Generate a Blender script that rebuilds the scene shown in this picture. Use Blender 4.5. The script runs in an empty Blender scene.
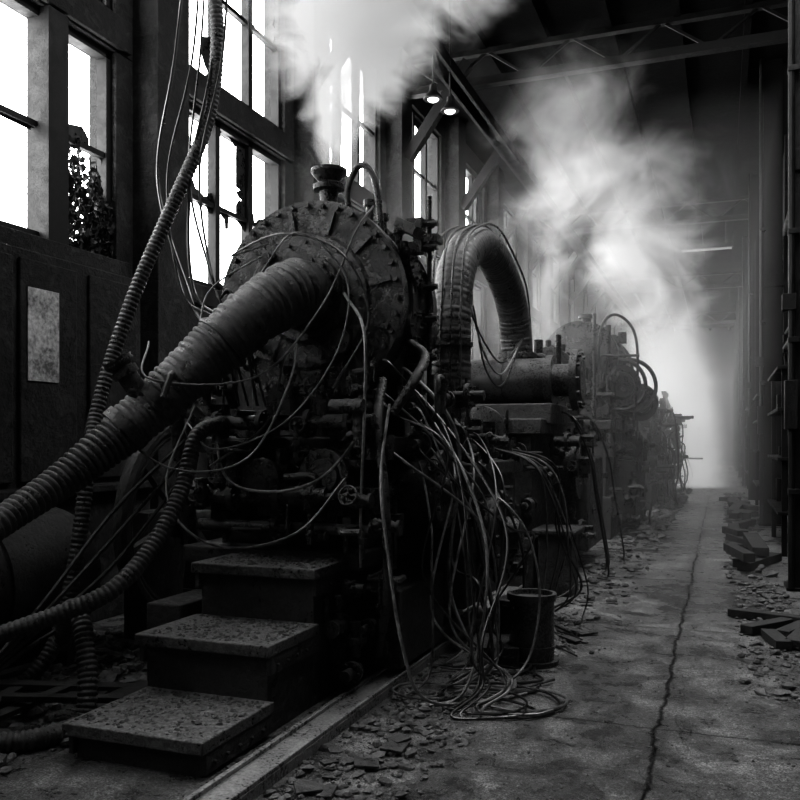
import bpy, math, random
from mathutils import Vector, Matrix, Euler
R=random.Random(7)
scene=bpy.context.scene
scene.view_settings.view_transform='Standard'
for lk in ('Medium High Contrast','Standard - Medium High Contrast','None'):
    try:
        scene.view_settings.look=lk; print('LOOK',lk); break
    except Exception as ex: print(ex)

# ---------------------------------------------------------------- materials
def newmat(name):
    m=bpy.data.materials.new(name); m.use_nodes=True
    nt=m.node_tree; nt.nodes.clear()
    return m,nt
def N(nt,t,**kw):
    n=nt.nodes.new(t)
    for k,v in kw.items():
        if k in('op',): n.operation=v
        else: setattr(n,k,v)
    return n
def math_(nt,op,a,b=None,clamp=False):
    n=nt.nodes.new('ShaderNodeMath'); n.operation=op; n.use_clamp=clamp
    for i,v in enumerate((a,b)):
        if v is None: continue
        if isinstance(v,(int,float)): n.inputs[i].default_value=v
        else: nt.links.new(v,n.inputs[i])
    return n.outputs[0]
def noise(nt,vec,scale,detail=6,rough=.6,dist=0):
    n=nt.nodes.new('ShaderNodeTexNoise'); n.inputs['Scale'].default_value=scale
    n.inputs['Detail'].default_value=detail; n.inputs['Roughness'].default_value=rough
    n.inputs['Distortion'].default_value=dist
    nt.links.new(vec,n.inputs['Vector']); return n.outputs[0]
def ramp(nt,fac,stops):
    n=nt.nodes.new('ShaderNodeValToRGB'); e=n.color_ramp.elements
    while len(e)<len(stops): e.new(.5)
    for i,(p,c) in enumerate(stops):
        e[i].position=p; e[i].color=(c,c,c,1)
    nt.links.new(fac,n.inputs[0]); return n.outputs[0]
def surf(name,c0,c1,r0=.35,r1=.7,metal=0.,bump=.4,scale=6,fine=45,bdist=.01,spec=.5,dust_hilite=0.,crust=0.):
    m,nt=newmat(name)
    tc=N(nt,'ShaderNodeTexCoord').outputs['Object']
    n1=noise(nt,tc,scale,8,.65,.3); n2=noise(nt,tc,fine,5,.7)
    mix=math_(nt,'ADD',math_(nt,'MULTIPLY',n1,.55),math_(nt,'MULTIPLY',n2,.45))
    bs=N(nt,'ShaderNodeBsdfPrincipled')
    col=ramp(nt,mix,[(.40,c0),(.60,c1)]); rgh=ramp(nt,mix,[(.40,r0),(.60,r1)]); h=mix
    if crust:
        n3=noise(nt,tc,scale*2.6,9,.75,.6)
        msk=ramp(nt,n3,[(.5,0),(.56,1)])
        col=math_(nt,'ADD',col,math_(nt,'MULTIPLY',msk,crust))
        rgh=math_(nt,'ADD',rgh,math_(nt,'MULTIPLY',msk,.2))
        h=math_(nt,'ADD',h,math_(nt,'MULTIPLY',msk,.1))
    if dust_hilite:  # settled dust that also paints highlights into the colour of upward faces
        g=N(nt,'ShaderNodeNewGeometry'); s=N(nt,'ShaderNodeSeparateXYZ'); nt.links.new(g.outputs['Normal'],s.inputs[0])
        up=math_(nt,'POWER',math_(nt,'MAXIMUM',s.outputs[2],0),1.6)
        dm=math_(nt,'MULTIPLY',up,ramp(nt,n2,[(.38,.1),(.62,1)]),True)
        col=math_(nt,'ADD',col,math_(nt,'MULTIPLY',dm,dust_hilite))
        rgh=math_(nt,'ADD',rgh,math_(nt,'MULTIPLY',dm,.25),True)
    nt.links.new(col,bs.inputs['Base Color']); nt.links.new(rgh,bs.inputs['Roughness'])
    bs.inputs['Metallic'].default_value=metal
    bs.inputs['Specular IOR Level'].default_value=spec
    b=N(nt,'ShaderNodeBump'); b.inputs['Strength'].default_value=bump; b.inputs['Distance'].default_value=bdist
    nt.links.new(h,b.inputs['Height']); nt.links.new(b.outputs[0],bs.inputs['Normal'])
    o=N(nt,'ShaderNodeOutputMaterial'); nt.links.new(bs.outputs[0],o.inputs[0])
    return m
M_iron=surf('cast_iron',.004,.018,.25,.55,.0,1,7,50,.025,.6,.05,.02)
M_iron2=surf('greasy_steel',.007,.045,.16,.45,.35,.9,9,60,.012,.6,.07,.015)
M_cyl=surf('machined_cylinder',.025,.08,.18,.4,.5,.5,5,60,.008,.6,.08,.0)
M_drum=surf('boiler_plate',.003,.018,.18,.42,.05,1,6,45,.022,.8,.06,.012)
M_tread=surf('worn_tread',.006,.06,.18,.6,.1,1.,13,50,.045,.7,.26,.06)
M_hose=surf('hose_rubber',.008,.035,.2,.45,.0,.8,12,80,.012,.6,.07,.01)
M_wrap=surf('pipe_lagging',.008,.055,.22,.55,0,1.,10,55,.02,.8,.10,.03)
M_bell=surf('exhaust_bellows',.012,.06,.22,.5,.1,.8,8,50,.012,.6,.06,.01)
M_cable=surf('cable_sheath',.03,.26,.3,.5,.1,.1,3,20,.002)
M_cabled=surf('cable_sheath_black',.006,.03,.25,.45,0,.1,3,20,.002)
M_wall=surf('sooty_plaster',.004,.035,.6,.95,0,.9,1.7,20,.04,.25,0,.02)
M_ceil=surf('ceiling_boards',.002,.007,.7,.95,0,.6,1.2,14,.03,.05)
M_frame=surf('window_frame_steel',.003,.012,.5,.8,0,.5,8,50,.005,.3)
M_col=surf('painted_steel_column',.003,.012,.4,.7,.1,.7,3,40,.015,.3)
M_rack=surf('rack_steel',.002,.008,.5,.8,.1,.7,3,40,.015,.2)
M_rub=surf('rubble_stone',.02,.18,.5,.9,0,.8,9,70,.01)
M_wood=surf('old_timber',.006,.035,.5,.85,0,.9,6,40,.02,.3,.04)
M_panel=surf('peeling_paint',.1,.7,.6,.9,0,.8,4,30,.01)
M_glassd=surf('dirty_glass',.004,.03,.2,.5,0,.2,5,30,.004)
M_leaf=surf('ivy_leaf',.004,.02,.5,.8,0,.2,5,30,.004)
M_rail=surf('rail_steel',.05,.28,.18,.45,.3,.9,6,60,.015,.6,.14)
def emis(name,s):
    m,nt=newmat(name); e=N(nt,'ShaderNodeEmission'); e.inputs[1].default_value=s
    o=N(nt,'ShaderNodeOutputMaterial'); nt.links.new(e.outputs[0],o.inputs[0]); return m
M_lamp=emis('lamp_glow',3.0)

def floor_mat():
    m,nt=newmat('concrete_floor')
    tc=N(nt,'ShaderNodeTexCoord').outputs['Object']
    sx=N(nt,'ShaderNodeSeparateXYZ'); nt.links.new(tc,sx.inputs[0])
    big=noise(nt,tc,.7,5,.6,.5); mid=noise(nt,tc,4,8,.7,.4); fine=noise(nt,tc,38,6,.75); grit=noise(nt,tc,120,3,.7)
    wob=math_(nt,'MULTIPLY',math_(nt,'SUBTRACT',noise(nt,tc,2.2,6,.75),.5),.12)
    dx=math_(nt,'ABSOLUTE',math_(nt,'ADD',math_(nt,'ADD',sx.outputs[0],.29),wob))
    yy=math_(nt,'ADD',math_(nt,'ADD',sx.outputs[1],wob),.55)
    dy=math_(nt,'ABSOLUTE',math_(nt,'SUBTRACT',math_(nt,'MODULO',math_(nt,'ADD',yy,40),2.3),1.15))
    d=math_(nt,'MINIMUM',dx,math_(nt,'MULTIPLY',dy,1.8))
    crack=math_(nt,'SUBTRACT',1,math_(nt,'DIVIDE',d,.013),True)
    soft=math_(nt,'SUBTRACT',1,math_(nt,'DIVIDE',d,.12),True)
    vo=N(nt,'ShaderNodeTexVoronoi',feature='DISTANCE_TO_EDGE'); vo.inputs['Scale'].default_value=.5
    wv=N(nt,'ShaderNodeVectorMath',operation='ADD')
    nc=nt.nodes.new('ShaderNodeTexNoise'); nc.inputs['Scale'].default_value=2.5; nc.inputs['Detail'].default_value=6
    nt.links.new(tc,nc.inputs['Vector']); nt.links.new(tc,wv.inputs[0])
    sc=N(nt,'ShaderNodeVectorMath',operation='SCALE'); sc.inputs['Scale'].default_value=.5
    nt.links.new(nc.outputs['Color'],sc.inputs[0]); nt.links.new(sc.outputs[0],wv.inputs[1]); nt.links.new(wv.outputs[0],vo.inputs['Vector'])
    hair=math_(nt,'MULTIPLY',math_(nt,'SUBTRACT',1,math_(nt,'DIVIDE',vo.outputs['Distance'],.004),True),.3)
    crack=math_(nt,'MAXIMUM',crack,hair)
    t=math_(nt,'ADD',math_(nt,'MULTIPLY',big,.25),math_(nt,'ADD',math_(nt,'MULTIPLY',mid,.4),math_(nt,'MULTIPLY',fine,.35)))
    col=ramp(nt,t,[(.40,.035),(.5,.15),(.6,.46)])
    spk=ramp(nt,grit,[(.38,.25),(.62,1.55)])
    dk=math_(nt,'SUBTRACT',1,math_(nt,'ADD',math_(nt,'MULTIPLY',crack,.8),math_(nt,'MULTIPLY',soft,.35)),True)
    col=math_(nt,'MULTIPLY',math_(nt,'MULTIPLY',col,spk),dk)
    bs=N(nt,'ShaderNodeBsdfPrincipled')
    nt.links.new(col,bs.inputs['Base Color'])
    nt.links.new(ramp(nt,math_(nt,'ADD',math_(nt,'MULTIPLY',big,.4),math_(nt,'MULTIPLY',mid,.6)),[(.42,.18),(.58,.55)]),bs.inputs['Roughness'])
    h=math_(nt,'SUBTRACT',math_(nt,'ADD',math_(nt,'MULTIPLY',mid,1.5),math_(nt,'ADD',math_(nt,'MULTIPLY',fine,.9),math_(nt,'MULTIPLY',grit,.4))),math_(nt,'MULTIPLY',crack,1.2))
    b=N(nt,'ShaderNodeBump'); b.inputs['Strength'].default_value=1; b.inputs['Distance'].default_value=.03
    nt.links.new(h,b.inputs['Height']); nt.links.new(b.outputs[0],bs.inputs['Normal'])
    o=N(nt,'ShaderNodeOutputMaterial'); nt.links.new(bs.outputs[0],o.inputs[0])
    return m
M_floor=floor_mat()

# ---------------------------------------------------------------- mesh builder
def V(*a): return Vector(a)
def frame(ax):
    ax=Vector(ax).normalized()
    up=Vector((0,0,1)) if abs(ax.z)<.9 else Vector((1,0,0))
    a=ax.cross(up).normalized(); b=ax.cross(a).normalized()
    return ax,a,b
def resample(pts,step):
    P=[tuple(p) for p in pts]
    P=[tuple(2*a-b for a,b in zip(P[0],P[1]))]+P+[tuple(2*a-b for a,b in zip(P[-1],P[-2]))]
    out=[]
    for i in range(1,len(P)-2):
        p0,p1,p2,p3=P[i-1:i+3]
        for k in range(24):
            t=k/24
            out.append([.5*((2*b)+(-a+c)*t+(2*a-5*b+4*c-d)*t*t+(-a+3*b-3*c+d)*t**3) for a,b,c,d in zip(p0,p1,p2,p3)])
    out.append(list(P[-2]))
    L=[0]
    for i in range(1,len(out)):
        L.append(L[-1]+(Vector(out[i][:3])-Vector(out[i-1][:3])).length)
    n=max(3,int(L[-1]/step)); j=0; res=[]
    for k in range(n+1):
        s=L[-1]*k/n
        while j<len(L)-2 and L[j+1]<s: j+=1
        t=(s-L[j])/max(1e-9,L[j+1]-L[j])
        res.append([a+(b-a)*t for a,b in zip(out[j],out[j+1])])
    return res,L[-1]
class MB:
    def __init__(s): s.v=[]; s.f=[]
    def add(s,vs,fs):
        o=len(s.v); s.v+= [tuple(x) for x in vs]; s.f+=[tuple(i+o for i in f) for f in fs]
    def box(s,c,size,rot=(0,0,0)):
        M=Euler(rot).to_matrix(); c=Vector(c)
        vs=[c+M@Vector((size[0]/2*x,size[1]/2*y,size[2]/2*z)) for z in(-1,1) for y in(-1,1) for x in(-1,1)]
        s.add(vs,[(0,2,3,1),(4,5,7,6),(0,1,5,4),(2,6,7,3),(0,4,6,2),(1,3,7,5)])
    def bx(s,x0,x1,y0,y1,z0,z1): s.box(((x0+x1)/2,(y0+y1)/2,(z0+z1)/2),(x1-x0,y1-y0,z1-z0))
    def beam(s,p0,p1,w,h):
        p0=Vector(p0);p1=Vector(p1); ax,a,b=frame(p1-p0)
        vs=[p+a*w/2*i+b*h/2*j for p in(p0,p1) for j in(-1,1) for i in(-1,1)]
        s.add(vs,[(0,2,3,1),(4,5,7,6),(0,1,5,4),(2,6,7,3),(0,4,6,2),(1,3,7,5)])
    def lathe(s,o,ax,prof,seg=32):
        o=Vector(o); ax,a,b=frame(ax); vs=[];fs=[]
        for t,r in prof:
            for k in range(seg):
                th=2*math.pi*k/seg
                vs.append(o+ax*t+(a*math.cos(th)+b*math.sin(th))*max(r,1e-4))
        for i in range(len(prof)-1):
            for k in range(seg):
                k2=(k+1)%seg
                fs.append((i*seg+k,i*seg+k2,(i+1)*seg+k2,(i+1)*seg+k))
        fs.append(tuple(range(seg-1,-1,-1))); n=len(prof)-1
        fs.append(tuple(n*seg+k for k in range(seg)))
        s.add(vs,fs)
    def cyl(s,p0,p1,r,r1=None,seg=16):
        p0=Vector(p0);p1=Vector(p1); L=(p1-p0).length
        s.lathe(p0,p1-p0,[(0,r),(L,r if r1 is None else r1)],seg)
    def tube(s,pts,r=None,seg=12,step=.03,pitch=0,amp=0,spiral=False,jit=0):
        if r is not None: pts=[tuple(p[:3])+(r,) for p in pts]
        st=min(step,pitch/6) if pitch else step
        P,L=resample(pts,st); n=len(P); C=[Vector(p[:3]) for p in P]
        T=[(C[min(i+1,n-1)]-C[max(i-1,0)]).normalized() for i in range(n)]
        _,a,b=frame(T[0]); vs=[];fs=[]
        bandr={}
        for i in range(n):
            a=(a-T[i]*a.dot(T[i])).normalized(); b=T[i].cross(a)
            dd=L*i/(n-1)
            for k in range(seg):
                th=2*math.pi*k/seg; rr=P[i][3]
                if pitch:
                    ph=dd/pitch+(th/(2*math.pi) if spiral else 0)
                    rr*=1+amp*(abs(math.sin(math.pi*ph))*2-1)
                    if jit:
                        kk=math.floor(ph)
                        if kk not in bandr: bandr[kk]=R.uniform(-jit,jit)
                        rr*=1+bandr[kk]*abs(math.sin(math.pi*ph))
                vs.append(C[i]+(a*math.cos(th)+b*math.sin(th))*rr)
        for i in range(n-1):
            for k in range(seg):
                k2=(k+1)%seg; fs.append((i*seg+k,i*seg+k2,(i+1)*seg+k2,(i+1)*seg+k))
        fs.append(tuple(range(seg-1,-1,-1))); fs.append(tuple((n-1)*seg+k for k in range(seg)))
        s.add(vs,fs)
    def torus(s,c,ax,Rr,r,seg=32,ms=8):
        c=Vector(c); ax,a,b=frame(ax); vs=[];fs=[]
        for i in range(seg):
            th=2*math.pi*i/seg; e=a*math.cos(th)+b*math.sin(th)
            for k in range(ms):
                ph=2*math.pi*k/ms; vs.append(c+e*(Rr+r*math.cos(ph))+ax*r*math.sin(ph))
        for i in range(seg):
            for k in range(ms):
                i2=(i+1)%seg;k2=(k+1)%ms; fs.append((i*ms+k,i*ms+k2,i2*ms+k2,i2*ms+k))
        s.add(vs,fs)
    def bolts(s,c,ax,Rr,n,r=.014,h=.025,ph0=0):
        c=Vector(c); ax,a,b=frame(ax)
        for i in range(n):
            th=2*math.pi*i/n+ph0; p=c+(a*math.cos(th)+b*math.sin(th))*Rr
            s.cyl(p-ax*.01,p+ax*h,r,seg=6)
    def wheel(s,c,ax,Rr,r=.012,sp=5):
        s.torus(c,ax,Rr,r,24,6); c=Vector(c); axn,a,b=frame(ax)
        s.cyl(c-axn*.03,c+axn*.03,Rr*.22,seg=10)
        for i in range(sp):
            th=2*math.pi*i/sp; s.cyl(c,c+(a*math.cos(th)+b*math.sin(th))*Rr,r*.7,seg=6)
    def flange(s,c,ax,Rr,w=.04,n=8):
        axn=Vector(ax).normalized(); c=Vector(c)
        s.lathe(c-axn*w/2,axn,[(0,Rr),(w,Rr)],24); s.bolts(c+axn*w/2,axn,Rr*.82,n,Rr*.08+.004,.02)
        s.bolts(c-axn*w/2,-axn,Rr*.82,n,Rr*.08+.004,.02)
    def valve(s,c,ax,sc=1,out=None):
        ax=Vector(ax).normalized(); c=Vector(c)
        s.lathe(c-ax*.1*sc,ax,[(0,.05*sc),(.02*sc,.05*sc),(.02*sc,.03*sc),(.06*sc,.045*sc),(.1*sc,.055*sc),(.14*sc,.045*sc),(.18*sc,.03*sc),(.18*sc,.05*sc),(.2*sc,.05*sc)],14)
        o=Vector(out) if out is not None else frame(ax)[1]; o=o.normalized()
        s.cyl(c,c+o*.16*sc,.016*sc,seg=8); s.lathe(c+o*.03*sc,o,[(0,.035*sc),(.05*sc,.03*sc)],10)
        if R.random()<.4: s.wheel(c+o*.16*sc,o,.06*sc,.008*sc,4)
        else: s.lathe(c+o*.12*sc,o,[(0,.03*sc),(.05*sc,.03*sc),(.06*sc,.02*sc)],6)
    def rock(s,c,r,flat=.6):
        M=Euler((R.uniform(-.3,.3),R.uniform(-.3,.3),R.uniform(0,6.3))).to_matrix(); c=Vector(c)
        sx,sy,sz=r*R.uniform(.6,1.3),r*R.uniform(.5,1.),r*flat*R.uniform(.5,1)
        vs=[]
        n=6
        for lv,(zz,rr) in enumerate(((-.8,.8),(.15,1.),(.9,.5))):
            for k in range(n):
                th=2*math.pi*k/n+lv*.4; q=R.uniform(.6,1.1)
                vs.append(c+M@Vector((sx*rr*q*math.cos(th),sy*rr*q*math.sin(th),sz*zz*R.uniform(.7,1.1))))
        fs=[tuple(range(n-1,-1,-1)),tuple(range(2*n,3*n))]
        for l in range(2):
            for k in range(n): fs.append((l*n+k,l*n+(k+1)%n,(l+1)*n+(k+1)%n,(l+1)*n+k))
        s.add(vs,fs)
    def obj(s,name,mat,parent=None,bevel=0,ang=35):
        me=bpy.data.meshes.new(name); me.from_pydata(s.v,[],s.f); me.update()
        o=bpy.data.objects.new(name,me); scene.collection.objects.link(o)
        me.materials.append(mat)
        me.shade_smooth()
        try: me.set_sharp_from_angle(angle=math.radians(ang))
        except Exception: pass
        if bevel:
            m=o.modifiers.new('bevel','BEVEL'); m.width=bevel; m.segments=2; m.limit_method='ANGLE'; m.angle_limit=math.radians(50)
        if parent:
            o.parent=parent; o.matrix_parent_inverse=Matrix.Translation(-parent.location)
        return o
def empty(name,loc):
    e=bpy.data.objects.new(name,None); e.location=loc; e.empty_display_size=.2
    scene.collection.objects.link(e); return e

# ---------------------------------------------------------------- room
XL,XR,Y0,Y1,H=-5.0,1.25,-4.0,50.0,7.6
b=MB(); b.bx(XL-.4,XR+.3,Y0-.3,Y1+.3,-.2,0); b.obj('floor',M_floor)
bays=[]; y=7.04-3.1*3
while y<Y1-3: bays.append((y,y+2.19)); y+=3.1
b=MB()
Z0,Z1,Z2,Z3=2.98,4.83,5.15,7.2
b.bx(XL-.3,XL,Y0,Y1,0,Z0); b.bx(XL-.3,XL,Y0,Y1,Z1,Z2); b.bx(XL-.3,XL,Y0,Y1,Z3,H)
prev=Y0
for a,c in bays+[(Y1,Y1)]:
    for z0,z1 in((Z0,Z1),(Z2,Z3)): b.bx(XL-.3,XL,prev,a,z0,z1)
    if c<Y1:
        m=a-.45
        b.bx(XL,XL+.28,m-.24,m+.24,0,H)
    prev=c
for a,c in bays:
    b.bx(XL,XL+.05,a-.15,c+.15,2.78,2.98)
    b.bx(XL,XL+.05,a-.15,c+.15,Z1+.02,Z2-.02)
    for k in range(5):
        yy=a+.05+k*.52; b.bx(XL,XL+.045,yy-.05,yy+.05,.05,2.78)
b.obj('wall_left',M_wall,bevel=.008)
b=MB()
for a,c in bays[::1]:
    m=a-.45
    b.beam((XL+.28,m,5.9),(XL+1.3,m,7.3),.16,.16)
b.obj('trim_1',M_col)
b=MB(); b.bx(XR,XR+.3,Y0,Y1,0,H)
yy=Y0+.5
while yy<Y1:
    b.bx(XR-.06,XR,yy,yy+.12,0,H); yy+=1.6
b.obj('wall_right',M_wall)
b=MB(); b.bx(XL-.3,XR+.3,Y0-.3,Y0,0,H); b.obj('wall_front',M_wall)
b=MB(); b.bx(XL-.3,XR+.3,Y1,Y1+.3,0,H)
for x in(-4,-2.6,-1.2,.2): b.bx(x-.1,x+.1,Y1-.1,Y1,0,H)
b.obj('wall_back',M_wall)
b=MB(); ADDED_SKS=[(-1.3,.95,3.7,10.6)]  # unseen roof opening, added to brighten the floor and steps
def slab(x0,x1,y0,y1): b.bx(x0,x1,y0,y1,H,H+.2)
prev=Y0
for s in ADDED_SKS:
    slab(XL-.3,XR+.3,prev,s[2]); slab(XL-.3,s[0],s[2],s[3]); slab(s[1],XR+.3,s[2],s[3]); prev=s[3]
slab(XL-.3,XR+.3,prev,Y1)
x=XL+.6
while x<XR:
    b.bx(x-.05,x+.05,10.7,Y1,H-.16,H); x+=.95
b.obj('ceiling',M_ceil)
b=MB()
for s in ADDED_SKS:
    yy=s[2]+.03
    while yy<=s[3]:
        b.bx(s[0],s[1],yy-.03,yy+.03,H,H+.12); yy+=1.48
    m=(s[0]+s[1])/2; b.bx(m-.04,m+.04,s[2],s[3],H,H+.12)
b.obj('added_skylight_frame',M_frame)

# windows: jagged remains of broken panes
def shard(mb,x,y0,y1,z0,z1,side,dep):
    n=R.randint(6,13)
    t=[0]+sorted(R.random() for _ in range(n-1))+[1]
    prof=[]; cur=R.random()
    for k in range(n+1):
        cur=min(1,max(.02,cur+R.uniform(-.55,.5))); prof.append(cur*dep)
    if side in('t','b'):
        zb=z1 if side=='t' else z0; sg=-1 if side=='t' else 1
        o=[(x,y0+(y1-y0)*q,zb) for q in t]; i_=[(x,y0+(y1-y0)*q,zb+sg*p) for q,p in zip(t,prof)]
    else:
        yb=y1 if side=='r' else y0; sg=-1 if side=='r' else 1
        o=[(x,yb,z0+(z1-z0)*q) for q in t]; i_=[(x,yb+sg*p,z0+(z1-z0)*q) for q,p in zip(t,prof)]
    mb.add(o+i_,[(k,k+1,n+2+k,n+1+k) for k in range(n)])
wi=1
for bi,(a,c) in enumerate(bays):
    for (z0,z1) in((Z0,Z1),(Z2,Z3)):
        e=empty('window_%d'%wi,(XL-.1,(a+c)/2,z0)); wi+=1
        b=MB(); x0,x1=XL-.16,XL-.06
        b.bx(x0,x1,a,c,z0,z0+.07); b.bx(x0,x1,a,c,z1-.07,z1); b.bx(x0,x1,a,a+.06,z0,z1); b.bx(x0,x1,c-.06,c,z0,z1)
        ys=[a+.03,a+(c-a)*.365,a+(c-a)*.675,c-.03]
        zs=[z0+.05,z0+(z1-z0)*.5,z1-.05]
        for q in ys[1:-1]: b.bx(x0,x1,q-.045,q+.045,z0,z1)
        if bi==2: b.bx(x0-.02,x1+.1,5.28,5.5,z0,z1)
        b.bx(x0+.02,x1-.02,a,c,zs[1]-.025,zs[1]+.025)
        b.obj('frame',M_frame,e)
        g=MB()
        for i in range(3):
            for j in range(2):
                for sd in'tblr':
                    if R.random()<(.5 if bi<5 else .3):
                        shard(g,XL-.11,ys[i],ys[i+1],zs[j],zs[j+1],sd,R.uniform(.05,.28))
        if g.f: g.obj('broken_panes',M_glassd,e)
b=MB()
for k in range(1900):
    y=5.5+.62*R.random(); z=3.0+(R.random()**1.1)*(.45+.5*(1-(y-5.5)/.62)+.18*math.sin(y*31)+.1*math.sin(y*77))
    s=R.uniform(.012,.04); c=Vector((XL-.02-R.random()*.08,y,z)); M=Euler((R.uniform(0,6),R.uniform(0,6),R.uniform(0,6))).to_matrix()
    b.add([c+M@Vector(p)*s for p in((-1,0,0),(0,-.7,.1),(1.3,0,0),(0,.7,.1))],[(0,1,2,3)])
for k in range(7):
    y=5.55+.09*k; b.tube([(XL-.05,y,2.98),(XL-.04,y+R.uniform(-.05,.05),3.3),(XL-.05,y+R.uniform(-.1,.1),3.3+R.uniform(.1,.5))],.006,6)
b.obj('ivy_plant',M_leaf)

# columns on the right
for k in range(8):
    y=8.84+6.4*k
    if y>Y1-1: break
    b=MB(); x0,x1=.62,.92
    b.bx(x0,x1,y-.15,y-.12,0,H); b.bx(x0,x1,y+.12,y+.15,0,H); b.bx(.755,.785,y-.12,y+.12,0,H)
    b.bx(x0-.06,x1+.06,y-.2,y+.2,0,.03)
    b.bx(x0-.02,x1+.02,y-.18,y+.18,3.9,4.1)
    b.cyl((x0-.02,y-.22,0.03),(x0-.02,y-.22,H),.03,seg=8)
    b.bx(x0-.08,x0+.03,y-.3,y-.15,1.5,1.95); b.bx(x0-.1,x0+.02,y-.26,y-.15,2.6,2.75)
    for z in(.9,2.3,3.3,4.8): b.bx(x0-.05,x0+.05,y-.26,y-.15,z,z+.05)
    b.obj('steel_column',M_col,bevel=.004)
b=MB()
for z,r in((3.1,.05),(3.35,.035),(5.2,.08)): b.cyl((1.1,Y0,z),(1.1,Y1,z),r,seg=12)
yy=1
while yy<Y1:
    b.bx(1.05,1.25,yy,yy+.04,3.0,5.3); yy+=3.2
b.obj('wall_pipe_run',M_col)
for k in range(4):
    b=MB(); y=11.2+6.4*k
    for yy in(y,y+2.2):
        for x in(.7,1.12): b.bx(x-.03,x+.03,yy-.03,yy+.03,0,2.3)
    for z in(.5,1.15,1.75,2.25): b.bx(.62,1.17,y-.1,y+2.3,z,z+.04)
    for _ in range(14):
        z=R.choice((.54,1.19,1.79)); yy=y+R.uniform(.1,2.0); s=R.uniform(.1,.32)
        if R.random()<.5: b.bx(.72,.72+s,yy,yy+s*.8,z,z+s)
        else: b.lathe((.88,yy,z),(0,0,1),[(0,s*.4),(s*.9,s*.4),(s,s*.25),(s*1.2,s*.2)],14)
    b.obj('storage_rack',M_rack,bevel=.004)

# roof trusses
for k in range(4):
    y=12.8+10*k
    if y>Y1-1: break
    b=MB(); zt,zb=7.42,6.95
    b.beam((XL+.28,y,zt),(XR-.06,y,zt),.12,.08); b.beam((XL+.28,y,zb),(XR-.06,y,zb),.16,.12)
    n=9; xs=[XL+.3+(XR-XL-.4)*i/n for i in range(n+1)]
    for i in range(n):
        b.beam((xs[i],y,zb if i%2 else zt),(xs[i+1],y,zt if i%2 else zb),.04,.04)
    b.obj('roof_truss',M_col)
b=MB(); b.bx(-3.75,-3.6,0,Y1,6.6,6.85); b.bx(-3.8,-3.55,0,Y1,6.6,6.63)
b.obj('crane_runway_beam',M_col)

def pendant(x,y,z):
    e=empty('pendant_lamp',(x,y,z))
    b=MB(); b.lathe((x,y,z),(0,0,1),[(0,.13),(.02,.13),(.08,.08),(.12,.05),(.2,.045),(.22,.01)],20); b.cyl((x,y,z+.2),(x,y,H),.012,seg=6); b.obj('shade',M_col,e)
    b=MB(); b.lathe((x,y,z-.04),(0,0,1),[(0,.02),(.02,.06),(.05,.09),(.07,.07)],14); b.obj('bulb',M_lamp,e)
pendant(-3.65,10.9,6.0); pendant(-3.6,11.5,6.05)
for y in(25.0,):
    e=empty('fluorescent_light',(-.4,y,6.7)); b=MB(); b.bx(-1.1,.3,y-.08,y+.08,6.7,6.78)
    b.cyl((-.9,y,6.78),(-.9,y,H-.17),.01,seg=6); b.cyl((.1,y,6.78),(.1,y,H-.17),.01,seg=6); b.obj('housing',M_col,e)
    b=MB(); b.cyl((-1.05,y-.03,6.66),(.25,y-.03,6.66),.03,seg=8); b.obj('tube',emis('tube_glow',.3),e)

# ---------------------------------------------------------------- machine greebles
def clutter(mb,x0,x1,y0,y1,z0,z1,n,sc=1.0):
    for _ in range(n):
        x=R.uniform(x0,x1);y=R.uniform(y0,y1);z=R.uniform(z0,z1); t=R.random()
        if t<.22: mb.box((x,y,z),(R.uniform(.05,.2)*sc,R.uniform(.05,.2)*sc,R.uniform(.05,.18)*sc),(0,0,R.choice((0,0,.1))))
        elif t<.42:
            ax=R.choice(((1,0,0),(0,1,0),(0,0,1))); mb.flange((x,y,z),ax,R.uniform(.05,.1)*sc,.03,6)
            mb.cyl(Vector((x,y,z))-Vector(ax)*.12*sc,Vector((x,y,z))+Vector(ax)*.12*sc,R.uniform(.025,.05)*sc,seg=12)
        elif t<.6: mb.valve((x,y,z),R.choice(((1,0,0),(0,1,0),(0,0,1))),R.uniform(.7,1.2)*sc,R.choice(((0,-1,0),(1,0,0),(0,0,1.))) if t<.5 else (0,-1,.3))
        elif t<.85:
            p=Vector((x,y,z)); pts=[p]
            for k in range(3):
                d=Vector(R.choice(((1,0,0),(-1,0,0),(0,1,0),(0,-1,0),(0,0,1),(0,0,-1))))*R.uniform(.08,.25)*sc; pts.append(pts[-1]+d)
            mb.tube(pts,R.uniform(.01,.028)*sc,8,.02)
        else:
            mb.cyl((x,y,z),(x,y,z+R.uniform(.1,.25)*sc),R.uniform(.008,.02)*sc,seg=8)
            mb.lathe((x,y,z+.1*sc),(0,0,1),[(0,.03*sc),(.04*sc,.03*sc)],8)

# ================= machine 1
E=empty('steam_boiler_engine',(-2.4,5.2,0))
bx_,bz=-2.36,2.24
b=MB()
b.lathe((bx_,4.58,bz),(0,1,0),[(0,.02),(0,.24),(.03,.27),(.035,.40),(.055,.42),(.06,.5),(.07,.62),(.15,.62),(.155,.575),(.3,.575),(.3,.6),(.34,.6),(.34,.575),(.62,.575),(.62,.62),(.70,.62),(.71,.5),(.85,.42),(1.1,.38),(1.5,.36),(1.52,.01)],64)
b.bolts((bx_,4.65,bz),(0,-1,0),.585,36,.016,.03)
b.bolts((bx_,4.62,bz),(0,-1,0),.36,20,.013,.025)
b.bolts((bx_,4.73,bz),(0,1,0),.6,36,.014,.03)
b.bolts((bx_,5.2,bz),(0,-1,0),.6,30,.014,.03)
for k in range(12):
    th=2*math.pi*k/12+.2; c=Vector((bx_,4.63,bz)); e=Vector((math.cos(th),0,math.sin(th)))
    b.beam(c+e*.42,c+e*.56,.02,.03)
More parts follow.
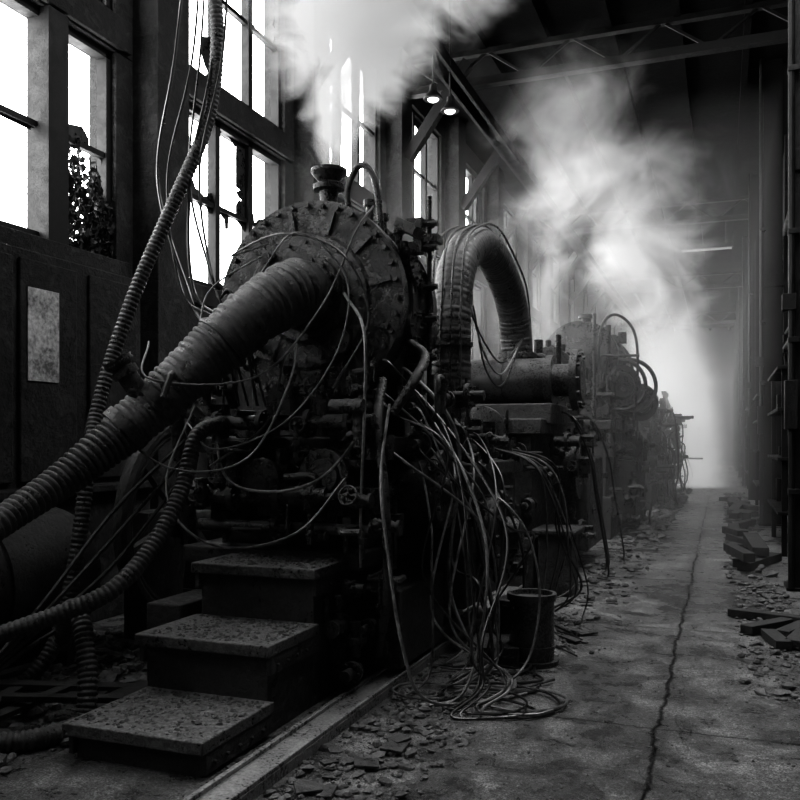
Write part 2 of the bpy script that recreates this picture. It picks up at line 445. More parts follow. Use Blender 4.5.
b.box((-2.62,4.62,2.0),(.16,.03,.2),(0,.4,0)); b.lathe((-2.1,4.66,1.98),(0,-1,0),[(0,.08),(.04,.08),(.04,.05),(.1,.05),(.1,.07),(.13,.07),(.13,.01)],18)
b.lathe((-2.62,4.66,2.52),(0,-1,0),[(0,.05),(.05,.05),(.05,.03),(.08,.03)],14)
b.obj('boiler_drum',M_drum,E)
b=MB()
b.lathe((bx_+.02,4.9,2.71),(0,0,1),[(0,.17),(.07,.17),(.09,.17),(.09,.12),(.11,.1),(.12,.14),(.15,.14),(.16,.07),(.2,.055),(.27,.06),(.28,.1),(.31,.1),(.33,.065),(.37,.1),(.39,.115),(.41,.115),(.41,.09)],28)
b.bolts((bx_+.02,4.9,2.8),(0,0,1),.145,8,.012,.02)
b.obj('chimney_valve',M_iron2,E)
b=MB()
b.tube([(-2.17,4.85,2.75),(-2.17,4.82,2.96),(-2.08,4.8,3.09),(-1.99,4.8,3.01),(-1.95,4.8,2.8),(-1.93,4.8,2.6)],.02,10)
for (x,y,z,h) in((-2.6,4.85,2.8,.08),(-2.05,5.1,2.75,.12),(-2.1,5.0,2.78,.16),(-1.92,5.05,2.62,.14),(-2.2,5.15,2.8,.1)):
    b.lathe((x,y,z-.05),(0,0,1),[(0,.04),(.06,.04),(.06,.025),(h,.025),(h,.04),(h+.04,.04),(h+.04,.01)],10)
b.cyl((-1.74,5.12,1.5),(-1.74,5.12,2.95),.016,seg=8)
for z in(1.7,1.9,2.15,2.35,2.6,2.75):
    b.lathe((-1.74,5.12,z),(0,0,1),[(0,.035),(.05,.035)],8)
    b.cyl((-1.88,5.1,z+.02),(-1.68,5.1,z+.02),.02,seg=8)
    b.box((-1.82,5.1,z+.02),(.1,.1,.07))
b.flange((-1.79,4.95,2.45),(1,0,.2),.09,.04,6); b.flange((-1.79,4.95,2.1),(1,0,0),.1,.04,6)
b.box((-1.77,4.85,2.68),(.14,.2,.06),(0,.5,0)); b.box((-1.76,5.15,2.68),(.16,.12,.05))
clutter(b,-1.88,-1.78,4.8,5.1,1.7,2.7,14,.6)
b.obj('valve_gear',M_iron2,E,.003)
b=MB()
b.bx(-3.0,-1.98,4.45,6.7,0,.72); b.bx(-3.08,-1.9,4.38,6.8,.66,.76)
b.bx(-2.9,-1.95,4.6,6.6,.76,1.34); b.bx(-3.0,-1.78,4.45,6.75,1.32,1.42)
for y in(4.72,5.15):
    b.bx(-2.8,-1.92,y,y+.12,1.42,1.78)
b.bx(-2.65,-2.05,4.7,5.4,1.42,1.7)
for i in range(5): b.box((-2.85+.22*i,4.45,1.1),(.04,.18,.5))
b.bx(-1.98,-1.55,5.3,6.7,.3,1.2); b.bx(-2.02,-1.5,5.25,6.75,1.15,1.25)
b.bx(-1.98,-1.7,4.5,5.3,.1,.55)
b.obj('engine_body',M_iron,E,.012)
b=MB()
b.lathe((-2.06,4.22,1.2),(0,1,0),[(0,.03),(0,.09),(.02,.1),(.02,.15),(.06,.15),(.06,.11),(.25,.11)],28); b.bolts((-2.06,4.24,1.2),(0,-1,0),.125,10,.012,.02)
b.lathe((-2.45,4.2,1.18),(0,1,0),[(0,.03),(0,.07),(.02,.12),(.06,.12),(.06,.09),(.3,.09)],24); b.bolts((-2.45,4.22,1.18),(0,-1,0),.1,8,.01,.02)
b.cyl((-2.95,4.3,1.08),(-2.1,4.3,1.08),.06,seg=16); 
for x in(-2.9,-2.65,-2.35,-2.15): b.flange((x,4.3,1.08),(1,0,0),.095,.04,6)
b.cyl((-2.9,4.3,.9),(-1.8,4.3,.9),.035,seg=12); b.cyl((-3.0,4.35,1.5),(-1.8,4.35,1.5),.045,seg=12)
for x in(-2.8,-2.5,-2.2,-1.95): b.flange((x,4.35,1.5),(1,0,0),.075,.03,6)
b.torus((-2.7,4.3,1.32),(0,1,0),.13,.02)
b.lathe((-1.62,4.95,1.1),(1,0,0),[(-.3,.2),(.0,.2),(0,.24),(.05,.24),(.05,.1),(.12,.08),(.12,.01)],28); b.bolts((-1.57,4.95,1.1),(1,0,0),.21,12,.014,.02)
b.lathe((-1.5,5.8,.75),(1,0,0),[(-.1,.25),(.04,.25),(.04,.3),(.09,.3),(.09,.12),(.2,.1),(.2,.01)],28); b.bolts((-1.41,5.8,.75),(1,0,0),.26,12,.016,.02)
b.tube([(-2.9,4.35,1.5),(-3.05,4.3,1.6),(-3.1,4.4,1.3),(-3.1,4.5,.8)],.05,12)
b.tube([(-2.75,4.45,1.6),(-2.78,4.3,1.9),(-2.72,4.4,2.0),(-2.7,4.62,2.0)],.03,12)
b.tube([(-1.8,4.4,.2),(-1.7,4.3,.6),(-1.72,4.3,1.1),(-1.8,4.4,1.5),(-1.85,4.6,1.75)],.028,12)
b.tube([(-1.75,4.5,1.55),(-1.65,4.6,1.75),(-1.66,4.8,1.9),(-1.8,4.9,2.0)],.03,12)
clutter(b,-2.95,-1.75,4.2,4.5,.82,1.72,85,.8)
clutter(b,-1.8,-1.5,4.6,5.6,1.15,1.7,40,.85)
clutter(b,-1.85,-1.5,5.6,6.6,1.2,1.5,22,.8)
clutter(b,-1.6,-1.4,5.3,6.6,.35,1.2,26,.9)
clutter(b,-2.0,-1.72,4.15,4.6,.1,1.1,30,.8)
b.obj('fittings',M_iron2,E,.003)
b=MB()
b.torus((-3.5,5.0,.85),(1,0,0),.66,.055,56,10); b.torus((-3.5,5.0,.85),(1,0,0),.6,.03,56,8)
b.cyl((-3.6,5.0,.85),(-3.0,5.0,.85),.07,seg=16); b.cyl((-3.58,5,.85),(-3.42,5,.85),.13,seg=20)
for k in range(6):
    th=math.pi*k/3+.3; b.beam((-3.5,5,.85),(-3.5,5+.62*math.cos(th),.85+.62*math.sin(th)),.05,.08)
b.bx(-3.85,-3.65,4.8,5.2,0,.9); b.bx(-3.8,-3.4,4.9,5.1,.0,.1)
b.obj('flywheel',M_iron,E)

# steps
e=empty('metal_steps',(-2.35,3.4,0))
xa,xb=-2.72,-1.99
b=MB(); fr=MB()
for (y0,y1,z,xo) in((2.96,3.54,.16,.04),(3.5,4.02,.43,0),(3.98,4.44,.72,0)):
    b.bx(xa-.015+xo,xb+.015,y0-.015,y1+.0,z-.05,z+.006)
    fr.bx(xa+.02+xo,xb-.02,y0+.04,y1,0,z-.035)
    fr.bx(xb-.02,xb+.01,y0+.02,y1,z-.14,z-.0)
    fr.bx(xa-.01+xo,xa+.02+xo,y0+.02,y1,z-.14,z-.0)
    for q in range(5):
        fr.bolts((xb+.01,y0+.08+q*.1,z-.1),(1,0,0),.0,1,.01,.012)
rb=MB()
for _ in range(1500):
    s=R.random(); y0,y1,z=((2.98,3.5,.165),(3.52,3.98,.435),(4.0,4.4,.725))[int(s*3)]
    yy=y0+(y1-y0)*(1-R.random()**1.6 if R.random()<.5 else R.random())
    rb.rock((R.uniform(xa+.05,xb-.01),yy,z+.003),.003+.018*R.random()**3,.6)
b.obj('treads',M_tread,e,.006); fr.obj('frame',M_iron,e,.006); rb.obj('grit',M_rub,e)
fr=MB(); fr.bx(-2.98,-2.76,3.9,4.38,0,.5)
fr.obj('side_box',M_iron,e,.01)

# thick lagged pipe and hoses
E2=empty('lagged_boiler_pipe',(-2.6,4.1,1.8))
b=MB()
b.tube([(-2.33,4.60,2.28,.175),(-2.34,4.44,2.27,.178),(-2.47,4.22,2.12,.165),(-2.67,4.0,1.85,.147),(-2.85,3.82,1.60,.132),(-2.98,3.66,1.42,.118)],None,48,.012,.038,.035,True,.05)
b.obj('lagging',M_wrap,E2)
b=MB(); b.flange((-2.33,4.56,2.28),(0,1,0),.23,.05,14)
ax=Vector((-.18,-.18,-.25)).normalized()
b.lathe(Vector((-2.85,3.82,1.60)),ax,[(-.03,.15),(.03,.15)],28)
b.lathe(Vector((-2.95,3.69,1.46)),ax,[(-.03,.138),(.03,.138)],28)
b.lathe(Vector((-2.60,4.07,1.94)),ax,[(-.012,.172),(.012,.172)],28)
b.cyl((-2.86,3.74,1.6),(-2.95,3.66,1.78),.055,seg=16); b.lathe((-2.93,3.68,1.74),(-.4,-.35,.85),[(0,.07),(.04,.07),(.04,.045),(.07,.08),(.1,.08)],18)
b.tube([(-2.78,3.86,1.66),(-2.7,3.75,1.75),(-2.72,3.7,1.62)],.018,8)
b.obj('clamps',M_iron2,E2)
def hose(pts,r,pitch,amp=.12,mat=M_hose,name='corrugated_hose',seg=18,spiral=False):
    b=MB(); b.tube(pts,r,seg,.02,pitch,amp,spiral); return b.obj(name,mat,ang=80)
hose([(-2.95,3.68,1.44,.11),(-3.02,3.55,1.33,.1),(-3.1,3.38,1.19,.085),(-3.15,3.15,1.06,.072),(-3.17,2.95,.96,.066),(-3.3,2.6,.75,.066),(-3.5,2.2,.35,.066),(-3.8,1.8,.07,.066),(-4.3,1.5,.07,.066)],None,.036,.1)
hose([(-3.1,4.9,7.55),(-3.05,4.75,6.2),(-3.08,4.71,4.6),(-3.05,4.72,3.99),(-3.11,4.7,3.47),(-3.25,4.54,2.92),(-3.39,4.38,2.4),(-3.48,4.25,1.95),(-3.5,4.12,1.58),(-3.46,4.0,1.3),(-3.45,3.9,.8),(-3.5,3.8,.3),(-3.6,3.6,.06),(-3.9,3.4,.06)],.042,.03,.09)
hose([(-2.74,4.3,1.5),(-2.75,4.05,1.42),(-2.74,3.89,1.13),(-2.76,3.67,.857),(-2.82,3.43,.66),(-2.99,3.25,.56),(-3.18,3.07,.48),(-3.36,2.9,.4),(-3.6,2.6,.1),(-3.9,2.4,.06)],.043,.028,.08)
hose([(-3.3,3.6,.3),(-3.15,3.5,.52),(-3.02,3.42,.52),(-2.93,3.36,.4),(-2.86,3.3,.22),(-2.84,3.22,.06),(-2.9,3.0,.05),(-3.1,2.85,.05)],.045,.028,.1)
# arched exhaust pipe
E3=empty('arched_exhaust_pipe',(-2.0,7.4,1.42))
b=MB()
AP=[(-2.0,6.42,1.42),(-2.0,6.42,2.0),(-2.0,6.44,2.4),(-2.0,6.6,2.8),(-2.0,7.0,3.06),(-1.99,7.45,3.12),(-1.98,7.9,3.02),(-1.96,8.28,2.77),(-1.95,8.45,2.45),(-1.94,8.48,2.15)]
b.tube(AP,.155,36,.02,.05,.012,False,.015)
b.obj('bellows',M_bell,E3,ang=60)
b=MB(); b.flange((-2.0,6.42,1.5),(0,0,1),.21,.05,10); b.flange((-1.94,8.48,2.24),(0,0,1),.2,.05,10); b.flange((-2.0,6.42,2.15),(0,0,1),.175,.03,8)
for off in(-.12,-.04,.04,.12):
    b.tube([(x+off,6.27,z) if i==0 or i==1 else (x+off,y+(.16 if i>6 else 0)-(.15 if i<4 else 0),z+(.17 if 2<i<8 else .05)) for i,(x,y,z) in enumerate(AP)],.01,6)
b.obj('flanges',M_iron2,E3)

# ================= machine 2 (pump)
E=empty('pump_engine',(-2.1,9,0))
b=MB()
b.bx(-2.9,-1.6,7.7,11,0,.5); b.bx(-2.8,-1.65,7.8,10.8,.5,1.5); b.bx(-2.9,-1.55,7.75,10.9,1.45,1.6)
b.bx(-2.3,-1.5,8.0,8.9,1.55,1.75); b.bx(-1.65,-1.35,9.3,10.5,.2,1.2)
b.bx(-2.2,-1.6,9.3,10.2,1.6,2.3); b.bx(-1.55,-1.25,7.6,8.0,0,.55); b.bx(-1.6,-1.2,7.55,8.05,.55,.6)
b.obj('engine_body',M_iron,E,.015)
b=MB()
b.lathe((-2.55,8.3,1.98),(1,0,0),[(0,.05),(0,.2),(.05,.25),(.1,.25),(.1,.225),(.5,.225),(.5,.24),(.54,.24),(.54,.225),(.95,.225),(.95,.25),(1.02,.25),(1.02,.16),(1.2,.16),(1.2,.3),(1.27,.3),(1.27,.22),(1.3,.2),(1.3,.02)],40)
b.bolts((-1.28,8.3,1.98),(1,0,0),.26,12,.018,.03)
b.lathe((-2.1,7.55,1.45),(0,1,0),[(0,.05),(0,.2),(.03,.27),(.09,.27),(.09,.22),(.4,.22)],32); b.bolts((-2.1,7.58,1.45),(0,-1,0),.24,12,.015,.02)
b.lathe((-1.94,8.48,2.15),(0,0,1),[(0,.2),(.08,.2),(.08,.17),(.12,.17)],24)
b.lathe((-1.75,9.2,2.1),(0,-1,0),[(0,.3),(.1,.3),(.12,.2),(.2,.18),(.2,.02)],30); b.bolts((-1.75,9.1,2.1),(0,-1,0),.26,12,.016,.02)
b.lathe((-1.45,9.0,1.1),(1,0,0),[(-.2,.25),(0,.25),(0,.32),(.06,.32),(.06,.1),(.15,.1)],30)
b.cyl((-1.8,8.85,1.6),(-1.8,8.85,2.45),.05,seg=12); b.cyl((-1.6,8.9,1.6),(-1.6,8.9,2.5),.03,seg=12)
b.obj('pump_cylinder',M_cyl,E,.003)
b=MB()
clutter(b,-2.2,-1.5,8.8,10.6,1.6,2.35,55,1.0)
clutter(b,-2.5,-1.4,7.6,7.9,.6,1.3,26,.9)
clutter(b,-1.6,-1.3,8.0,10.8,.3,1.5,45,1.0)
b.obj('fittings',M_iron2,E,.003)

# ================= second boiler
E=empty('steam_boiler_engine',(-1.95,13.7,0))
x,y,s,drumR,z=-1.95,12.2,1,.55,2.6
b=MB()
b.bx(x-.8*s,x+.5*s,y,y+3.4,0,.6); b.bx(x-.7*s,x+.42*s,y+.1,y+3.2,.6,1.6); b.bx(x-.8*s,x+.5*s,y,y+3.3,1.55,1.68)
for k in range(3): b.bx(x-.5*s,x+.4*s,y+.5+k*.9,y+.7+k*.9,1.6,2.1)
b.bx(x+.45*s,x+.75*s,y+.8,y+2.6,.1,1.1)
b.obj('engine_body',M_iron,E,.015)
b=MB()
b.lathe((x,y+.3,z),(0,1,0),[(0,.05),(0,.3*drumR),(.05,.5*drumR),(.08,drumR),(.2,drumR),(.2,drumR*.92),(1.2,drumR*.92),(1.2,drumR),(1.3,drumR),(1.3,drumR*.92),(2.3,drumR*.92),(2.3,drumR),(2.4,drumR),(2.45,.6*drumR),(2.5,.02)],48)
b.bolts((x,y+.37,z),(0,-1,0),drumR*.93,24,.02,.04)
b.lathe((x+.55,y+.6,2.2),(.45,-1,0),[(-.5,.25),(0,.25),(0,.3),(.06,.3),(.06,.2),(.1,.18),(.1,.02)],36)
b.torus((x+.58,y+.5,2.2),(.45,-1,0),.36,.03,40,8); b.torus((x+.66,y+.9,2.2),(.45,-1,0),.4,.03,40,8)
b.lathe((x+.7,y+1.9,2.0),(.45,-1,0),[(-.5,.25),(0,.25),(0,.3),(.06,.3),(.06,.2),(.1,.18),(.1,.02)],36)
b.obj('boiler_drum',M_drum,E)
b=MB()
b.lathe((x,y+1,z+drumR-.05),(0,0,1),[(0,.16),(.06,.14),(.08,.08),(.16,.07),(.16,.12),(.2,.12),(.22,.1)],20)
b.tube([(x+.3,y+.2,2.2),(x+.32,y+.2,2.95),(x+.5,y+.3,3.2),(x+.75,y+.4,3.0),(x+.82,y+.4,2.5),(x+.75,y+.5,1.5)],.02,10)
b.cyl((x+.25,y+.1,1.6),(x+.25,y+.1,3.2),.025,seg=8); b.cyl((x+.42,y+.3,1.6),(x+.42,y+.3,3.05),.035,seg=8)
b.cyl((x+.5*s,y+.4,1.3),(x+.5*s,y+3.2,1.3),.08,seg=14)
clutter(b,x-.2,x+.6*s,y-.1,y+3.2,1.65,2.5,60,1.3)
clutter(b,x+.42*s,x+.75*s,y,y+3.2,.2,1.6,50,1.4)
clutter(b,x-.3,x+.5,y+.2,y+2.4,z+drumR-.2,z+drumR,10,1.)
b.obj('fittings',M_iron2,E)
def low_engine(x,y,L,h,seed):
    global R
    old=R; R=random.Random(seed)
    E=empty('dismantled_engine',(x,y+L/2,0)); b=MB()
    b.bx(x-.8,x+.45,y,y+L,0,.5)
    k=y+.2
    while k<y+L-.8:
        hh=h*R.uniform(.5,.8); b.bx(x-.6,x+.35,k,k+.7,.5,hh)
        b.lathe((x-.1,k+.05,hh),(0,1,0),[(0,.02),(0,.3),(.06,.35),(.1,.35),(.1,.3),(.6,.3),(.6,.02)],24); k+=.9
    b.obj('engine_body',M_iron,E,.02)
    b=MB()
    clutter(b,x-.4,x+.6,y,y+L,.3,h*.85,int(30*L),1.8)
    for _ in range(int(5*L)):
        p=Vector((x+R.uniform(-.3,.6),y+R.uniform(0,L),h*R.uniform(.4,.75)))
        b.tube([p,p+V(R.uniform(-.2,.3),R.uniform(-.3,.3),R.uniform(.1,.3)),p+V(R.uniform(.1,.3),R.uniform(-.4,.4),0),p+V(R.uniform(.1,.4),R.uniform(-.5,.5),-p.z*.6),p+V(R.uniform(.1,.5),R.uniform(-.5,.5),-p.z+.05)],.018,6)
    b.obj('fittings',M_iron2,E)
    R=old
low_engine(-1.75,17.6,3.4,2.7,3); low_engine(-1.7,23.2,4.2,2.5,4); low_engine(-1.6,30,6,2.4,5)

# rail channel
b=MB()
b.bx(-1.87,-1.70,-2,46,0,.05); b.bx(-1.87,-1.845,-2,46,.05,.07); b.bx(-1.725,-1.70,-2,46,.05,.07)
b.obj('floor_rail',M_rail,bevel=.004)
# canister
e=empty('metal_canister',(-1.12,5.3,0))
b=MB(); b.lathe((-1.12,5.3,0),(0,0,1),[(0,.17),(.03,.17),(.03,.14),(.1,.14),(.1,.15),(.12,.15),(.12,.14),(.4,.14),(.4,.155),(.44,.155),(.44,.13),(.41,.12),(.41,.01)],32)
b.obj('body',M_cyl,e)
b=MB(); b.lathe((-1.3,5.6,0),(0,0,1),[(0,.1),(.3,.1),(.3,.12),(.34,.12),(.34,.01)],24); b.box((-1.35,5.3,.06),(.3,.4,.12),(0,0,.2)); b.obj('base_block',M_iron,e,.005)

# ---------------------------------------------------------------- cables
EC=empty('cable_bundle',(-1.8,4.6,0)); cb=MB(); cd=MB()
def cab(pts,r=.007,dark=False): (cd if dark else cb).tube(pts,r,7,.025)
cab([(-2.05,4.5,2.25),(-1.85,4.32,2.0),(-1.82,4.25,1.5),(-1.84,4.25,1.0),(-1.86,4.3,.7)],.009)
cab([(-3.0,3.95,1.95),(-2.8,3.7,1.72),(-2.4,4.1,1.75),(-2.1,4.3,2.15),(-1.98,4.5,2.6),(-1.95,4.7,2.8)],.006)
cab([(-2.9,4.25,1.6),(-2.95,4.05,1.2),(-2.8,3.95,.95),(-2.5,3.95,.82),(-2.15,4.1,.9),(-1.9,4.2,1.2)],.007)
cab([(-2.8,4.3,1.55),(-2.6,4.1,1.2),(-2.3,4.05,1.12),(-2.0,4.1,1.2),(-1.85,4.4,1.5)],.008)
cab([(-3.1,3.7,1.5),(-2.7,3.75,1.25),(-2.4,4.0,1.3),(-2.2,4.1,1.7),(-2.25,4.3,2.0)],.006)
cab([(-2.3,4.45,1.75),(-2.32,4.3,1.9),(-2.45,4.3,1.5),(-2.7,4.1,1.25)],.007)
cab([(-2.6,4.58,2.6),(-2.75,4.4,2.5),(-2.3,4.2,2.55),(-2.0,4.35,2.45),(-1.9,4.5,2.1),(-2.1,4.45,1.7)],.006)
cab([(-2.62,4.6,2.55),(-2.9,4.4,2.3),(-2.8,4.1,1.9),(-2.9,3.9,1.6)],.006)
cab([(-2.5,4.3,2.35),(-2.2,4.2,2.55),(-1.95,4.3,2.3),(-2.0,4.3,1.9),(-2.25,4.15,1.5),(-2.6,4.0,1.35),(-2.85,4.1,1.5)],.005)
cab([(-1.75,4.45,1.6),(-1.7,4.2,1.2),(-1.62,4.1,.8),(-1.5,4.0,.35),(-1.42,4.1,.08),(-1.2,4.35,.012),(-1.0,4.6,.012)],.009)
cab([(-1.6,4.8,1.5),(-1.35,4.6,1.2),(-1.2,4.5,.8),(-1.22,4.45,.35),(-1.3,4.35,.04),(-1.5,4.2,.012),(-1.65,4.4,.012)],.009)
cab([(-1.5,5.3,1.0),(-1.3,5.1,1.05),(-1.1,5.05,.85),(-1.02,5.05,.5),(-1.05,4.95,.15),(-1.15,4.8,.012),(-1.3,4.9,.012)],.008)
for k in range(5):
    x=-3.2+.06*k
    cab([(x,4.9,7.4),(x-.05,4.8,5.5),(x-.1+R.uniform(-.08,.08),4.7,4.0),(x-.15+R.uniform(-.1,.1),4.6,3.1),(x+R.uniform(-.15,.2),4.5,2.4+R.uniform(-.2,.3)),(x+.3+R.uniform(-.1,.1),4.35,2.0+R.uniform(-.2,.3)),(x+.45,4.4,1.6)],R.choice((.006,.008,.011)),True)
for k in range(17):
    sx=-1.85+R.uniform(-.15,.2); sy=R.uniform(4.45,5.6); sz=1.5+R.uniform(-.2,.3)
    ex=R.uniform(-1.65,-1.05); ey=R.uniform(4.3,5.3)
    mx=min(-1.15,max(sx+.2,-1.38+R.uniform(-.35,.25)))
    pts=[(sx,sy,sz),(sx+R.uniform(.08,.25),sy-.12,sz+R.uniform(-.15,.12)),(mx+R.uniform(-.1,.1),sy*.5+ey*.5-.1,sz-.4+R.uniform(-.25,.1)),(mx+R.uniform(-.15,.15),ey,.5+R.uniform(-.2,.3)),(ex,ey-.05,.12),(ex-.1,ey-.25,.012)]
    a0=R.uniform(0,6); cx,cy_=ex+R.uniform(-.05,.1),ey-.1; rr=R.uniform(.1,.28)
    for q in range(R.randint(2,6)):
        th=a0+q*.9; pts.append((cx+rr*math.cos(th)*1.2,cy_+rr*math.sin(th),.012+.005*q))
    cab(pts,R.choice((.005,.007,.008,.011)),k%2==0)
for k in range(9):
    sy=R.uniform(5.2,6.6); x=-1.45+R.uniform(-.1,.1)
    cab([(x-.2,sy,1.35),(x+R.uniform(.1,.3),sy-.1,1.2),(x+R.uniform(.2,.5),sy+R.uniform(-.3,.3),.7),(x+R.uniform(.1,.5),sy+.2,.25),(x+R.uniform(0,.5),sy+.1,.02),(x+.5,sy-.5,.015)],R.choice((.006,.009)),k%3>0)
for k in range(4):
    x=R.uniform(-1.7,-1.5); y=R.uniform(7.6,10); 
    cab([(x,y,1.7),(x+.2,y-.2,1.6),(x+.35,y-.1,1.2),(x+.4,y,.8),(x+.5,y+.1,.1),(x+.4,y+.4,.015)],.01,True)
for k in range(3):
    cab([(-1.9,6.5+.1*k,2.5),(-1.85,6.9,2.2-.1*k),(-1.85,7.5,2.1-.1*k),(-1.85,8.3,2.4)],.008,k%2==0)
for k in range(4):
    cab([(-3.0,4.3,1.4-.1*k),(-3.2,3.9,1.0-.15*k),(-3.3,3.4,.5-.05*k),(-3.5,3.0,.1),(-3.9,2.7,.03)],.012,True)
cb.obj('light_cables',M_cable,EC); cd.obj('dark_cables',M_cabled,EC)

# ---------------------------------------------------------------- left side stuff
e=empty('switch_cabinet',(-4.7,5,0))
b=MB(); b.bx(-4.95,-4.5,3.3,5.95,0,1.0); b.bx(-4.95,-4.6,3.3,5.95,1.0,2.75)
for y in(3.35,3.98,4.6,5.3): b.bx(-4.6,-4.57,y,y+.56,1.1,2.68)
b.bx(-4.98,-4.42,3.25,6.0,1.0,1.06)
b.obj('body',M_wall,e,.01)
b=MB(); b.bx(-4.57,-4.56,4.66,4.96,1.82,2.48); b.obj('painted_panel',M_panel,e)
e=empty('storage_tank',(-4.1,4.5,0))
b=MB(); b.lathe((-4.15,3.2,.55),(0,1,0),[(0,.05),(0,.3),(.08,.4),(.12,.42),(.5,.42),(.5,.44),(.55,.44),(.55,.42),(1.2,.42),(1.25,.4),(1.3,.3),(1.3,.05)],36); b.obj('shell',M_iron,e)
b=MB(); b.bx(-4.5,-3.8,3.4,3.5,0,.3); b.bx(-4.5,-3.8,4.2,4.3,0,.3); b.obj('cradle',M_iron,e)
for i,(x,y,s) in enumerate(((-4.3,6.6,.6),(-4.25,7.5,.7),(-4.3,8.6,.8))):
    b=MB()
    b.bx(x-s/2,x+s/2,y-s/2,y+s/2,.02,s)
    for q in(-1,1):
        for t in(-1,1): b.box((x+q*s/2,y+t*s/2,s/2+.01),(.07,.07,s+.02))
        b.box((x,y+q*s/2,s-.02),(s,.05,.08)); b.box((x,y+q*s/2,.06),(s,.05,.08)); b.box((x+q*s/2,y,s-.02),(.05,s,.08))
    b.obj('wooden_crate',M_wood,bevel=.004)

# ---------------------------------------------------------------- rubble
b=MB()
def scat(n,x0,x1,y0,y1,s0,s1,pw=3):
    for _ in range(n):
        s=s0+(s1-s0)*R.random()**pw; b.rock((R.uniform(x0,x1),R.uniform(y0,y1),s*.3),s,.5)
scat(1400,-1.68,-1.1,2.2,7,.004,.04,5)
scat(1100,-1.68,-1.25,2.2,4.5,.004,.045,5)
scat(3200,-1.68,1.1,2.0,12,.003,.012)
scat(900,-1.4,-.75,5.5,20,.006,.07,5)
scat(1800,-4.4,-2.8,1.8,5,.008,.08)
scat(450,-1.97,-1.88,2.2,4.4,.006,.03)
scat(900,.1,.55,5,9,.006,.05,5)
scat(700,.05,.55,9,24,.01,.09,4)
scat(500,-1.3,-.8,12,30,.02,.14)
b.obj('rubble',M_rub)
b=MB()
for _ in range(26):
    x=R.uniform(.15,.45); y=R.uniform(9.8,20); L=R.uniform(.4,1.3)
    b.box((x,y,R.choice((.05,.12,.19))),(R.uniform(.1,.18),L,.09),(R.uniform(-.04,.04),0,R.uniform(-.4,.4)))
for _ in range(5):
    b.box((R.uniform(.3,.5),R.uniform(6,7.6),.04),(.1,R.uniform(.3,.6),.06),(0,0,R.uniform(-1.5,1.5)))
b.obj('timber_pile',M_wood,bevel=.004)
b=MB()
for _ in range(30):
    b.box((R.uniform(-4.2,-2.9),R.uniform(2.0,3.7),R.uniform(.02,.12)),(R.uniform(.06,.14),R.uniform(.4,1.1),.03),(R.uniform(-.12,.12),R.uniform(-.1,.1),R.uniform(0,3.1)))
b.obj('broken_planks',M_wood,bevel=.003)
b=MB()
for (x,y) in((-1.45,3.5),(-1.5,3.1),(-.95,6.1),(-1.0,7.4),(-1.15,8.6),(-.9,9.5),(-1.05,11)):
    for _ in range(3): b.box((x+R.uniform(-.12,.12),y+R.uniform(-.2,.2),R.uniform(.01,.03)),(R.uniform(.04,.12),R.uniform(.06,.16),.012),(R.uniform(-.1,.1),R.uniform(-.1,.1),R.uniform(0,3)))
b.obj('scrap_plates',M_iron2,bevel=.002)

# ---------------------------------------------------------------- steam volumes
def plume(name,loc,size,r0,k,axx,axy,D,em,nsc,zmax,amp=3.0,pw=1.4,ndist=.8,soft=1.5,edge=.1,decay=0.,fz=1.6,pexp=1.5):
    m,nt=newmat(name+'_vapour')
    tc=N(nt,'ShaderNodeTexCoord').outputs['Object']
    s=N(nt,'ShaderNodeSeparateXYZ'); nt.links.new(tc,s.inputs[0]); x,y,z=s.outputs
    zc=math_(nt,'MAXIMUM',z,0.001); zp=math_(nt,'POWER',zc,pw)
    dx=math_(nt,'SUBTRACT',x,math_(nt,'MULTIPLY',zp,axx)); dy=math_(nt,'SUBTRACT',y,math_(nt,'MULTIPLY',zp,axy))
    dist=math_(nt,'SQRT',math_(nt,'ADD',math_(nt,'MULTIPLY',dx,dx),math_(nt,'MULTIPLY',dy,dy)))
    r=math_(nt,'ADD',math_(nt,'MULTIPLY',zc,k),r0)
    q=math_(nt,'SUBTRACT',1,math_(nt,'DIVIDE',dist,r))
    n=noise(nt,tc,nsc,5,.62,ndist)
    d=math_(nt,'ADD',math_(nt,'MULTIPLY',q,soft),math_(nt,'MULTIPLY',math_(nt,'SUBTRACT',n,.56),amp),True)
    d=math_(nt,'POWER',d,pexp)
    q2=math_(nt,'MULTIPLY',math_(nt,'ADD',q,edge),3,True)
    fade=math_(nt,'MULTIPLY',math_(nt,'SUBTRACT',zmax,z),fz/zmax,True)
    d=math_(nt,'MULTIPLY',math_(nt,'MULTIPLY',d,q2),fade)
    if decay: d=math_(nt,'DIVIDE',d,math_(nt,'ADD',math_(nt,'MULTIPLY',zc,decay),1.))
    dens=math_(nt,'MULTIPLY',d,D)
    pv=N(nt,'ShaderNodeVolumePrincipled'); pv.inputs['Color'].default_value=(1,1,1,1); pv.inputs['Anisotropy'].default_value=.2
    nt.links.new(dens,pv.inputs['Density']); nt.links.new(math_(nt,'MULTIPLY',dens,em),pv.inputs['Emission Strength'])  # emission makes the vapour glow, standing in for light falling on it
    o=N(nt,'ShaderNodeOutputMaterial'); nt.links.new(pv.outputs[0],o.inputs['Volume'])
    b=MB(); x0,x1,y0,y1,z0,z1=size; b.bx(x0,x1,y0,y1,z0,z1)
    me=bpy.data.meshes.new(name); me.from_pydata(b.v,[],b.f); ob=bpy.data.objects.new(name,me); ob.location=loc
    me.materials.append(m); scene.collection.objects.link(ob); return ob
plume('steam_plume',(-2.34,4.9,3.1),(-1.0,2.6,-1.2,1.2,0,2.55),.08,.74,.3,0,17,.2,2.3,3.5,3.8,1.5,.8,1.5,.15,1.7)
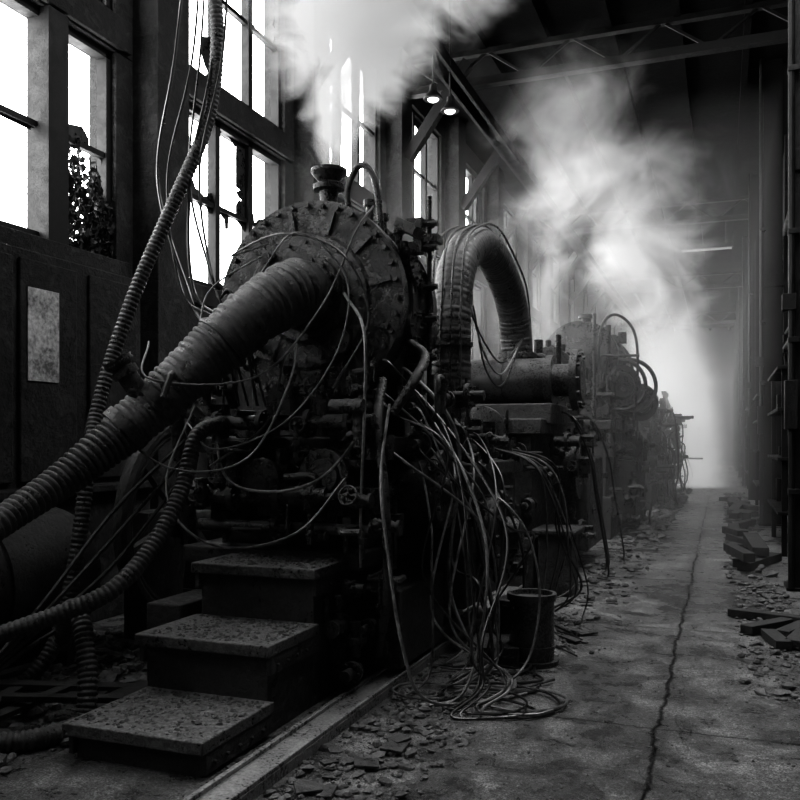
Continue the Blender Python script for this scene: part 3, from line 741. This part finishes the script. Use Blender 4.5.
plume('steam_plume',(-.75,17.5,2.0),(-3.4,1.25,-2.8,2.8,0,5.2),.75,.29,-.2,0,1.5,.24,.65,6.4,4.0,1.1,1.1,1.3,.15,0.05)
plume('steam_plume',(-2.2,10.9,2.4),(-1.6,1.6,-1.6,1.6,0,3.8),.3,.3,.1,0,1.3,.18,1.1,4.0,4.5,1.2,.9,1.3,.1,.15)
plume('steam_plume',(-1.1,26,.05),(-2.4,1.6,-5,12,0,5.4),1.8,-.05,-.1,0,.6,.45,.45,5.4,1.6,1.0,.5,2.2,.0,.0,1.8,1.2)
def haze(name,bd,dens,em):
    m,nt=newmat(name+'_air'); pv=N(nt,'ShaderNodeVolumePrincipled')
    pv.inputs['Density'].default_value=dens; pv.inputs['Emission Strength'].default_value=dens*em; pv.inputs['Anisotropy'].default_value=.2  # slight emission: brightness put into the air itself, not lit by any lamp
    pv.inputs['Color'].default_value=(1,1,1,1)
    o=N(nt,'ShaderNodeOutputMaterial'); nt.links.new(pv.outputs[0],o.inputs['Volume'])
    b=MB(); b.bx(*bd); me=bpy.data.meshes.new(name); me.from_pydata(b.v,[],b.f); ob=bpy.data.objects.new(name,me)
    me.materials.append(m); scene.collection.objects.link(ob)
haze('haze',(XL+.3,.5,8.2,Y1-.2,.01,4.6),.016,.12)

# ---------------------------------------------------------------- light
w=bpy.data.worlds.new('overcast'); scene.world=w; w.use_nodes=True
bg=w.node_tree.nodes.get('Background') or w.node_tree.nodes.new('ShaderNodeBackground')
bg.inputs[0].default_value=(1,1,1,1); bg.inputs[1].default_value=12
def portal(name,loc,rot,sx,sy):
    l=bpy.data.lights.new(name,'AREA'); l.shape='RECTANGLE'; l.size=sx; l.size_y=sy; l.cycles.is_portal=True
    o=bpy.data.objects.new(name,l); o.location=loc; o.rotation_euler=rot; scene.collection.objects.link(o)
portal('daylight_portal',(XL-.32,22,5.1),(0,-math.pi/2,0),4.3,50)
for s in ADDED_SKS: portal('added_skylight_portal',((s[0]+s[1])/2,(s[2]+s[3])/2,H+.22),(0,0,0),s[1]-s[0],s[3]-s[2])  # samples the sky through the added roof opening

# ---------------------------------------------------------------- camera
cam=bpy.data.cameras.new('camera'); co=bpy.data.objects.new('camera',cam); scene.collection.objects.link(co)
co.location=(0,0,1.4); co.rotation_euler=(math.pi/2,0,math.atan(322/850))
cam.sensor_width=36; cam.lens=850/800*36; cam.shift_y=.05; cam.clip_end=200
scene.camera=co
